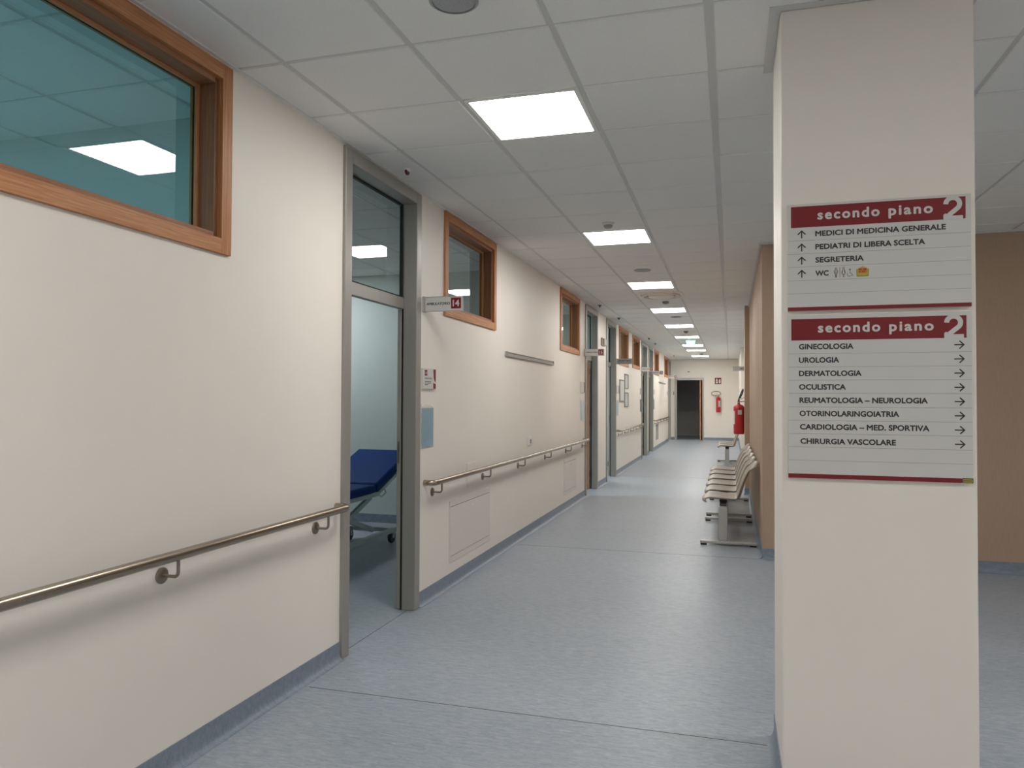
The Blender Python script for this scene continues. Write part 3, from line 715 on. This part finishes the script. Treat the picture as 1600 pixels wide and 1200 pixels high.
flag_sign(21.30, 2.225, 'white flag sign reading AMBULATORIO 18', 'AMBULATORIO', '18')
flag_sign(26.80, 2.27, 'farthest flag sign, by the last left door', 'AMBULATORIO', '19')
flag_sign(18.8, 2.225, 'silver WC flag sign on the right wall past the tan pilaster', 'WC', None, x_wall=0.36, sgn=-1, silver=True, tx=(0.055, 0.135, 0.045, 0.0))

# ------------------------------------------------------------------ end wall fittings
t = thing('extinguisher_notice', (-0.44, EY, 2.03), 'red and white fire extinguisher pictogram sign on the end wall', 'sign')
mb = MB(); x0, x1, z0, z1 = -0.545, -0.320, 2.035, 2.267
mb.box(x0, x1, EY - 0.004, EY - 0.0003, z0, z1); mb.build('board', M['red'], t)
mb = MB(); yf = EY - 0.0055
mb.prism([(x0 + 0.145, z0 + 0.03), (x0 + 0.195, z0 + 0.03), (x0 + 0.195, z0 + 0.16), (x0 + 0.17, z0 + 0.19), (x0 + 0.145, z0 + 0.16)], 1, yf, yf + 0.001)
mb.prism([(x0 + 0.04, z0 + 0.03), (x0 + 0.105, z0 + 0.03), (x0 + 0.105, z0 + 0.10), (x0 + 0.04, z0 + 0.10)], 1, yf, yf + 0.001)
mb.prism([(x0 + 0.035, z0 + 0.12), (x0 + 0.10, z0 + 0.12), (x0 + 0.09, z0 + 0.17), (x0 + 0.068, z0 + 0.21), (x0 + 0.045, z0 + 0.17)], 1, yf, yf + 0.001)
mb.build('pictogram', M['white'], t)
t = thing('room_notice', (-2.045, EY, 1.63), 'small white and red plate left of the dark end doorway', 'door plate')
mb = MB(); mb.box(-2.066, -1.984, EY - 0.010, EY - 0.0003, 1.635, 1.78); mb.build('panel', M['white'], t)
mb = MB(); mb.box(-2.013, -1.990, EY - 0.0115, EY - 0.0102, 1.645, 1.775); mb.build('red_marks', M['red'], t)
t = thing('door_lamp', (-1.474, EY, 2.49), 'tiny dark device on the white wall above the dark end doorway', 'indicator lamp')
mb = MB(); mb.box(-1.50, -1.44, EY - 0.02, EY - 0.0003, 2.475, 2.515); mb.build('housing', M['grey'], t, bevel=0.004)
mb = MB(); mb.lathe([(0.014, 0), (0.012, -0.012), (0.003, -0.015)], (-1.47, EY - 0.02, 2.495), 14, axis='y'); mb.build('lens', M['led_red'], t, smooth=True)

def extinguisher(cx, cy, zb, hgt, r, label, hose, brk):
    t = thing('fire_extinguisher', (cx, cy, zb), label, 'fire extinguisher', 'wall-hung fire extinguishers')
    mb = MB(); h = hgt
    mb.lathe([(r * 0.86, 0), (r * 0.97, 0.012), (r, 0.03), (r, h - r * 0.75), (r * 0.96, h - r * 0.45), (r * 0.78, h - r * 0.18), (r * 0.5, h - 0.004), (0.024, h), (0.022, h + 0.02)], (cx, cy, zb), 40)
    mb.build('body', M['ext_red'], t, smooth=True)
    mb = MB(); mb.lathe([(0.020, 0.0205), (0.020, 0.055), (0.015, 0.062), (0.015, 0.075), (0.003, 0.076)], (cx, cy, zb + h), 20); vv = mb.build('valve', M['steel_dark'], t, smooth=True)
    mb = MB(); d = Vector(hose[0]).normalized()
    p = Vector((cx, cy, zb + h + 0.06))
    mb.bar(p + d * 0.02, p - d * 0.10 + Vector((0, 0, 0.055)), 0.022, 0.007); mb.bar(p + d * 0.02 - Vector((0, 0, 0.025)), p - d * 0.11 - Vector((0, 0, 0.012)), 0.020, 0.007)
    mb.build('lever', M['ext_red'], vv)
    mb = MB(); mb.tube(hose[1], 0.0095, 12); mb.build('hose', M['hose'], t, smooth=True)
    # curved labels
    def lab(a0, a1, z0, z1, nm, m):
        mb = MB(); n = 10; vs = []; fs = []
        for k in range(n + 1):
            a = a0 + (a1 - a0) * k / n
            for zz in (z0, z1): vs.append((cx + (r + 0.0008) * math.cos(a), cy + (r + 0.0008) * math.sin(a), zb + zz))
        for k in range(n): fs.append((2 * k, 2 * k + 2, 2 * k + 3, 2 * k + 1))
        mb.add(vs, fs); mb.build(nm, m, t, smooth=True)
    for args in brk['labels']: lab(*args)
    mb = MB(); mb.box(*brk['box']); mb.build('wall_bracket', M['steel_dark'], t)
    return t
cx, cy = -0.42, EY - 0.095
R = []
for k in range(0, 23):
    a = -0.9 + 2 * math.pi * 0.93 * k / 22
    R.append((cx - 0.08 + 0.16 * math.cos(a), cy - 0.02, 1.70 + 0.078 * math.sin(a)))
R = [(cx + 0.018, cy, 1.585)] + R
extinguisher(cx, cy, 1.02, 0.545, 0.083, 'fire extinguisher on the white end wall below the red pictogram', ((1, 0, 0), R),
             {'labels': [(-1.6, -0.5, 0.20, 0.42, 'label', M['label'])], 'box': (cx - 0.05, cx + 0.05, EY - 0.011, EY - 0.0003, 1.42, 1.52)})
cx, cy = 0.128, 12.44
zb = 0.925
hp = [(cx - 0.012, cy, zb + 0.515), (cx + 0.0, cy - 0.03, zb + 0.56), (cx + 0.02, cy - 0.04, zb + 0.62), (cx + 0.048, cy - 0.04, zb + 0.69), (cx + 0.062, cy - 0.02, zb + 0.715),
      (cx + 0.066, cy + 0.02, zb + 0.70), (cx + 0.055, cy + 0.045, zb + 0.65), (cx + 0.03, cy + 0.05, zb + 0.60), (cx + 0.022, cy + 0.05, zb + 0.57)]
extinguisher(cx, cy, zb, 0.475, 0.083, 'large fire extinguisher hung on the tan pilaster beyond the chairs', ((-1, 0, 0), hp),
             {'labels': [(-2.95, -2.45, 0.16, 0.37, 'label', M['label']), (-1.75, -1.05, 0.315, 0.385, 'inspection_tag', M['label'])], 'box': (cx + 0.02, 0.2147, cy - 0.006, cy + 0.006, zb + 0.515, zb + 0.528)})

# ------------------------------------------------------------------ beam seating
def bench(y_near, ys, legs, label):
    """three plastic seats on a steel beam; the seats face the corridor (towards -x)"""
    t = thing('beam_seating', (0, y_near, 0), label, 'waiting bench', 'rows of linked grey plastic chairs')
    mb = MB(); mb.box(-0.108, -0.040, ys[0] - 0.22, ys[-1] + 0.17, 0.391, 0.4145); mb.build('beam', M['dark'], t, bevel=0.003)
    for yl in legs:
        mb = MB(); mb.box(-0.118, -0.030, yl - 0.03, yl + 0.03, 0.046, 0.3905); lg = mb.build('leg', M['silver'], t, bevel=0.006)
        mb = MB(); mb.box(-0.300, 0.254, yl - 0.035, yl + 0.035, 0.016, 0.046); mb.build('foot', M['silver'], lg, bevel=0.007)
        mb = MB()
        for fx in (-0.265, 0.215): mb.box(fx - 0.03, fx + 0.03, yl - 0.025, yl + 0.025, 0.0, 0.0158)
        mb.build('foot_pad', M['black'], lg)
    # side profile of the shell (x, z), front lip first
    prof = [(-0.262, 0.424), (-0.276, 0.430), (-0.282, 0.440), (-0.272, 0.450), (-0.240, 0.458), (-0.15, 0.456), (-0.05, 0.450), (0.03, 0.445), (0.068, 0.450), (0.090, 0.470),
            (0.104, 0.510), (0.120, 0.570), (0.140, 0.635), (0.165, 0.700), (0.195, 0.760), (0.222, 0.803), (0.243, 0.826), (0.262, 0.832), (0.270, 0.822)]
    for k, yc in enumerate(ys):
        nw = 14; hw = 0.235; top = []; bot = []; vs = []; fs = []
        npf = len(prof)
        for j in range(nw + 1):
            s = -1 + 2 * j / nw
            for i, (px, pz) in enumerate(prof):
                u = i / (npf - 1)
                wid = hw
                if i >= 10: wid = hw * (1 - 0.22 * ((i - 10) / (npf - 11)) ** 2.2)      # shoulders taper
                if i < 3: wid = hw * (0.93 + 0.02 * i)
                dish = (abs(s) ** 2.4)
                dx = 0.0; dz = 0.0
                if 3 <= i <= 9: dz = 0.022 * dish - 0.006 * (1 - dish)
                if i >= 9: dx = -0.030 * dish * (1 - 0.5 * (i - 9) / (npf - 10)); 
                if i >= 15: dz = -0.045 * abs(s) ** 4
                if i < 5: dx = 0.035 * abs(s) ** 4
                vs.append((px + dx, yc + s * wid, pz + dz))
        for j in range(nw):
            for i in range(npf - 1): fs.append((j * npf + i, (j + 1) * npf + i, (j + 1) * npf + i + 1, j * npf + i + 1))
        mb = MB(); mb.add(vs, fs); o = mb.build('seat', M['plastic_seat'], t, smooth=True)
        so = o.modifiers.new('thick', 'SOLIDIFY'); so.thickness = 0.016; so.offset = 0
        ss = o.modifiers.new('sub', 'SUBSURF'); ss.levels = 1; ss.render_levels = 1
        mb = MB(); mb.box(-0.112, -0.036, yc - 0.08, yc + 0.08, 0.415, 0.434); mb.build('seat_mount', M['dark'], t)
    return t
b1 = bench(7.87, (8.13, 8.80, 9.42), (7.87, 9.43), 'linked grey plastic chairs nearest the tan wall corner')
dup(b1, (0, 9.83, 0), 'linked grey plastic chairs standing second along the tan wall')
dup(b1, (0, 16.9, 0), 'far linked grey chairs beyond the large fire extinguisher')

# ------------------------------------------------------------------ couch in the first room
def couch():
    x0, x1 = -3.92, -3.30
    yn, yf, yt = 5.30, 6.60, 7.40
    t = thing('treatment_couch', ((x0 + x1) / 2, 6.3, 0), 'royal blue treatment couch on a grey scissor base seen through the tall doorway', 'couch')
    def pad(poly, nm):
        mb = MB(); mb.prism(poly, 0, x0, x1); return mb.build(nm, M['blue_vinyl'], t, bevel=0.022, seg=4, smooth=True)
    pad([(yn, 0.555), (yf - 0.01, 0.555), (yf - 0.01, 0.635), (yn, 0.635)], 'seat_cushion')
    a = math.atan2(0.285, 0.80); c, s = math.cos(a), math.sin(a); L = 0.86; th = 0.085
    A = (yf + 0.01, 0.553)
    pad([A, (A[0] + L * c, A[1] + L * s), (A[0] + L * c - th * s, A[1] + L * s + th * c), (A[0] - th * s + 0.03, A[1] + th * c + 0.01)], 'backrest_cushion')
    mb = MB()
    for xx in (x0 + 0.07, x1 - 0.05): mb.box(xx - 0.02, xx + 0.02, yn + 0.05, yf + 0.10, 0.510, 0.550)
    for yy in (yn + 0.1, yf - 0.1): mb.box(x0 + 0.091, x1 - 0.071, yy - 0.02, yy + 0.02, 0.512, 0.548)
    mb.build('seat_frame', M['bed_grey'], t, bevel=0.003)
    mb = MB()
    for xx in (x0 + 0.07, x1 - 0.05): mb.bar((xx, yf + 0.105, 0.53), (xx, yf + 0.105 + 0.62 * c, 0.53 + 0.62 * s), 0.03, 0.03)
    mb.build('backrest_frame', M['bed_grey'], t)
    mb = MB()
    xa, xb = x0 + 0.12, x1 - 0.02
    for xx in (xa, xb): mb.box(xx - 0.025, xx + 0.025, 5.45, 7.12, 0.105, 0.150)
    for yy in (5.55, 7.0): mb.box(xa + 0.0255, xb - 0.0255, yy - 0.025, yy + 0.025, 0.106, 0.149)
    mb.build('base_frame', M['bed_grey'], t, bevel=0.004)
    for xx in (xa + 0.06, xb - 0.06):
        mb = MB(); mb.bar((xx, 5.60, 0.165), (xx, 6.62, 0.505), 0.03, 0.045); mb.build('scissor_arm', M['bed_grey'], t)
        mb = MB(); mb.bar((xx - 0.04, 6.75, 0.165), (xx - 0.04, 5.72, 0.505), 0.03, 0.045); mb.build('scissor_arm', M['bed_grey'], t)
    mb = MB(); mb.tube([((x0 + x1) / 2, 6.05, 0.17), ((x0 + x1) / 2, 6.30, 0.235)], 0.045, 16); mb.build('lift_motor', M['grey'], t, smooth=True)
    mb = MB(); mb.tube([(xb - 0.05, 6.70, 0.535), (xb + 0.0, 6.75, 0.50), (xb + 0.01, 6.82, 0.53), (xb - 0.02, 6.84, 0.57)], 0.008, 10); mb.build('release_lever', M['bed_grey'], t, smooth=True)
    for xx in (xa, xb):
        for yy in (5.55, 6.98):
            mb = MB(); mb.lathe([(0.02, -0.018), (0.055, -0.018), (0.060, -0.010), (0.060, 0.010), (0.055, 0.018), (0.02, 0.018)], (xx + (0.03 if xx == xb else -0.03) * 0, yy, 0.0605), 28, axis='x'); w = mb.build('caster', M['dark'], t, smooth=True)
            mb = MB(); mb.box(xx - 0.027, xx - 0.020, yy - 0.02, yy + 0.02, 0.05, 0.104); mb.box(xx + 0.020, xx + 0.027, yy - 0.02, yy + 0.02, 0.05, 0.104); mb.build('fork', M['bed_grey'], w)
couch()

# ------------------------------------------------------------------ directory boards on the column
YB = CY0 - 0.0003; BT = 0.018; YF = YB - BT
def board(x0, x1, zt, hgt, label, bars):
    t = thing('directory_board', ((x0 + x1) / 2, CY0, zt - hgt), label, 'directory sign', 'floor directory boards on the column')
    mb = MB(); mb.box(x0, x1, YF, YB, zt - hgt, zt); mb.build('panel', M['sign'], t, bevel=0.001)
    return t
def flat(mb, x0, x1, z0, z1, k=1): mb.box(x0, x1, YF - 0.0003 * k - 0.0002, YF - 0.0003 * k + 0.0001, z0, z1)
def arrow(mb, cx, cz, w, h, up, th=0.0042):
    y0, y1 = YF - 0.0006, YF - 0.0002
    def seg(a, b):
        a = Vector((a[0], a[1])); b = Vector((b[0], b[1])); d = (b - a).normalized(); n = Vector((-d.y, d.x)) * th / 2
        mb.prism([tuple(a - n), tuple(b - n), tuple(b + n), tuple(a + n)], 1, y0, y1)
    if up: seg((cx, cz - h / 2), (cx, cz + h / 2)); seg((cx - w / 2, cz + h / 2 - w / 2), (cx + th * 0.25, cz + h / 2 + th * 0.25)); seg((cx + w / 2, cz + h / 2 - w / 2), (cx - th * 0.25, cz + h / 2 + th * 0.25))
    else: seg((cx - w / 2, cz), (cx + w / 2, cz)); seg((cx + w / 2 - h / 2, cz + h / 2), (cx + w / 2 + th * 0.25, cz - th * 0.25)); seg((cx + w / 2 - h / 2, cz - h / 2), (cx + w / 2 + th * 0.25, cz + th * 0.25))
def header(t, x0, zt, ztop, zbot, base, xh, two):
    mb = MB(); flat(mb, x0 + 0.012, x0 + 0.5855, zt - zbot, zt - ztop); hb = mb.build('header_band', M['red'], t)
    for wd_, xa, xe in (('secondo', 0.1035, 0.3120), ('piano', 0.3405, 0.4835)):
        mb = MB(); word(mb, wd_, x0 + xa, x0 + xe, zt - base, xh, 1, YF - 0.0008, 0.065, ref='x', space=1.22)
        mb.build('header_lettering', M['sign'], hb)
    # the numeral 2: a thick arc, a diagonal and a foot that runs out of the band
    ya, yb = YF - 0.0010, YF - 0.0006
    hgt = two[1] - two[0]; ro, st = 0.0295, 0.0158; rc = ro - st / 2
    cx, cz = x0 + 0.5455, zt - two[0] - ro
    pts = [(cx + rc * math.cos(math.radians(a)), cz + rc * math.sin(math.radians(a))) for a in range(180, -46, -9)]
    pts.append((x0 + 0.523, zt - two[1] + 0.008))
    mb = MB()
    L = []; R_ = []
    for i, p in enumerate(pts):
        d = Vector(pts[min(i + 1, len(pts) - 1)]) - Vector(pts[max(i - 1, 0)]); d.normalize(); n = Vector((-d.y, d.x)) * st / 2
        L.append((p[0] + n.x, p[1] + n.y)); R_.append((p[0] - n.x, p[1] - n.y))
    for i in range(len(pts) - 1): mb.prism([L[i], L[i + 1], R_[i + 1], R_[i]], 1, ya - 0.00001 * i, yb)
    mb.box(x0 + 0.516, x0 + 0.577, ya - 0.0006, yb, zt - zbot - 0.001, zt - two[1] + 0.0145)
    mb.prism([(x0 + 0.516, zt - two[1] + 0.014), (x0 + 0.516, zt - two[1] + 0.0185), (x0 + 0.5215, zt - two[1] + 0.0235), (x0 + 0.545, zt - two[1] + 0.014)], 1, ya - 0.0005, yb)
    mb.build('header_numeral', M['sign'], hb)

x0, zt = 0.2045, 2.197
t1 = board(x0, x0 + 0.602, zt, 0.396, 'upper white directory board on the column with four upward arrows', None)
header(t1, x0, zt, 0.009, 0.087, 0.0612, 0.0252, (0.004, 0.0895))
mb = MB()
for z in (0.136, 0.185, 0.2333, 0.2838, 0.332): flat(mb, x0 + 0.001, x0 + 0.601, zt - z - 0.0004, zt - z + 0.0004)
mb.build('row_lines', M['line'], t1)
mb = MB(); flat(mb, x0, x0 + 0.602, zt - 0.3955, zt - 0.382); mb.build('red_bar', M['red'], t1)
mb = MB()
for body, xe, zb in (('MEDICI DI MEDICINA GENERALE', 0.524, 0.1222), ('PEDIATRI DI LIBERA SCELTA', 0.458, 0.1709), ('SEGRETERIA', 0.2586, 0.2197), ('WC', 0.141, 0.2690)):
    mb = MB(); word(mb, body, x0 + 0.0957, x0 + xe, zt - zb, 0.0200, 1, YF - 0.0005, 0.05); mb.build('lettering', M['ink'], t1)
for k in range(4):
    mb = MB(); arrow(mb, x0 + 0.049, zt - 0.1135 - 0.0487 * k, 0.027, 0.027, True); mb.build('arrow', M['ink'], t1)
# toilet pictograms
mb = MB(); yA, yB_ = YF - 0.0006, YF - 0.0002
def stroke(pts, th=0.0013):
    for a, b in zip(pts[:-1], pts[1:]):
        a = Vector(a); b = Vector(b); d = (b - a).normalized(); n = Vector((-d.y, d.x)) * th / 2; a = a - d * th * 0.3; b = b + d * th * 0.3
        mb.prism([tuple(a - n), tuple(b - n), tuple(b + n), tuple(a + n)], 1, yA, yB_)
def circ(cx, cz, r, a0=0, a1=2 * math.pi, n=14): stroke([(cx + r * math.cos(a0 + (a1 - a0) * k / n), cz + r * math.sin(a0 + (a1 - a0) * k / n)) for k in range(n + 1)])
def P(*q): return [(x0 + a, zt - b) for a, b in q]
circ(x0 + 0.1655, zt - 0.2445, 0.0030)
stroke(P((0.1605, 0.263), (0.1592, 0.2525), (0.1610, 0.2500), (0.1700, 0.2500), (0.1718, 0.2525), (0.1705, 0.263)))
stroke(P((0.1632, 0.2535), (0.1632, 0.2768))); stroke(P((0.1678, 0.2535), (0.1678, 0.2768))); stroke(P((0.1655, 0.2640), (0.1655, 0.2768)))
stroke(P((0.1785, 0.2400), (0.1785, 0.2768)))
circ(x0 + 0.1912, zt - 0.2430, 0.0030)
stroke(P((0.1855, 0.262), (0.1872, 0.2505), (0.1890, 0.2485), (0.1935, 0.2485), (0.1952, 0.2505), (0.1970, 0.262)))
stroke(P((0.1885, 0.2520), (0.1862, 0.2655), (0.1962, 0.2655), (0.1940, 0.2520))); stroke(P((0.1895, 0.2655), (0.1895, 0.2768))); stroke(P((0.1929, 0.2655), (0.1929, 0.2768)))
circ(x0 + 0.2125, zt - 0.2495, 0.0022)
stroke(P((0.2125, 0.2525), (0.2125, 0.2625), (0.2180, 0.2630), (0.2215, 0.2720), (0.2235, 0.2710)))
circ(x0 + 0.2105, zt - 0.2675, 0.0070, math.pi * 0.75, math.pi * 1.95)
mb.build('toilet_pictograms', M['ink'], t1)
mb = MB(); s = lambda a, b: (x0 + a, zt - b)
mb.prism([s(0.2355, 0.2770), s(0.2735, 0.2770), s(0.2758, 0.2500), s(0.2640, 0.2440), s(0.2550, 0.2400), s(0.2460, 0.2440), s(0.2335, 0.2500)], 1, YF - 0.0006, YF - 0.0002)
st = mb.build('yellow_sticker', M['yellow'], t1)
mb = MB()
for a, b, c, d in ((0.2345, 0.2365, 0.2755, 0.2525), (0.2725, 0.2745, 0.2755, 0.2525), (0.2365, 0.2725, 0.2765, 0.2735)): mb.box(x0 + a, x0 + b, YF - 0.0010, YF - 0.0008, zt - c, zt - d)
mb.build('border', M['green_sticker'], st)
mb = MB(); mb.box(x0 + 0.2410, x0 + 0.2685, YF - 0.0010, YF - 0.0008, zt - 0.2640, zt - 0.2465); mb.build('orange_field', M['orange'], st)
mb = MB()
for i in range(5):
    for zz, hh in ((0.2535, 0.005), (0.2605, 0.003)):
        if (i + int(zz * 1000)) % 3: mb.box(x0 + 0.2425 + 0.0052 * i, x0 + 0.2425 + 0.0052 * i + 0.0030, YF - 0.0014, YF - 0.0011, zt - zz, zt - zz + hh)
mb.build('red_letter_marks', M['red'], st)

zt = 1.786
t2 = board(x0, x0 + 0.603, zt, 0.600, 'lower white directory board on the column with eight right arrows', None)
header(t2, x0, zt, 0.0152, 0.0939, 0.0665, 0.0250, (0.0105, 0.0955))
mb = MB()
for z in (0.143, 0.192, 0.2404, 0.289, 0.339, 0.3886, 0.437, 0.4855, 0.5344): flat(mb, x0 + 0.001, x0 + 0.602, zt - z - 0.0004, zt - z + 0.0004)
mb.build('row_lines', M['line'], t2)
mb = MB(); flat(mb, x0, x0 + 0.569, zt - 0.5998, zt - 0.584); mb.build('red_bar', M['red'], t2)
mb = MB()
for k, (body, xa, xe) in enumerate((('GINECOLOGIA', 0.038, 0.223), ('UROLOGIA', 0.038, 0.175), ('DERMATOLOGIA', 0.038, 0.2496), ('OCULISTICA', 0.038, 0.197), ('REUMATOLOGIA \u2013 NEUROLOGIA', 0.0394, 0.463),
        ('OTORINOLARINGOIATRIA', 0.0394, 0.3716), ('CARDIOLOGIA \u2013 MED. SPORTIVA', 0.0405, 0.4676), ('CHIRURGIA VASCOLARE', 0.042, 0.3607))):
    zb = (0.1275, 0.177, 0.226, 0.2756, 0.3244, 0.373, 0.422, 0.4745)[k]
    mb = MB(); word(mb, body, x0 + xa, x0 + xe, zt - zb, 0.0203, 1, YF - 0.0005, 0.05); mb.build('lettering', M['ink'], t2)
for k in range(8):
    mb = MB(); arrow(mb, x0 + 0.562, zt - 0.118 - 0.0497 * k, 0.030, 0.0275, False); mb.build('arrow', M['ink'], t2)
mb = MB(); flat(mb, x0 + 0.5695, x0 + 0.6028, zt - 0.5998, zt - 0.583); lg = mb.build('maker_sticker', M['ink'], t2)
mb = MB(); mb.box(x0 + 0.572, x0 + 0.600, YF - 0.0011, YF - 0.0008, zt - 0.5975, zt - 0.5865); mb.build('yellow_field', M['yellow'], lg)
mb = MB()
for i in range(6): mb.box(x0 + 0.5735 + 0.0042 * i, x0 + 0.5735 + 0.0042 * i + 0.0026, YF - 0.0015, YF - 0.0012, zt - 0.5945, zt - 0.5895)
mb.build('marks', M['ink'], lg)
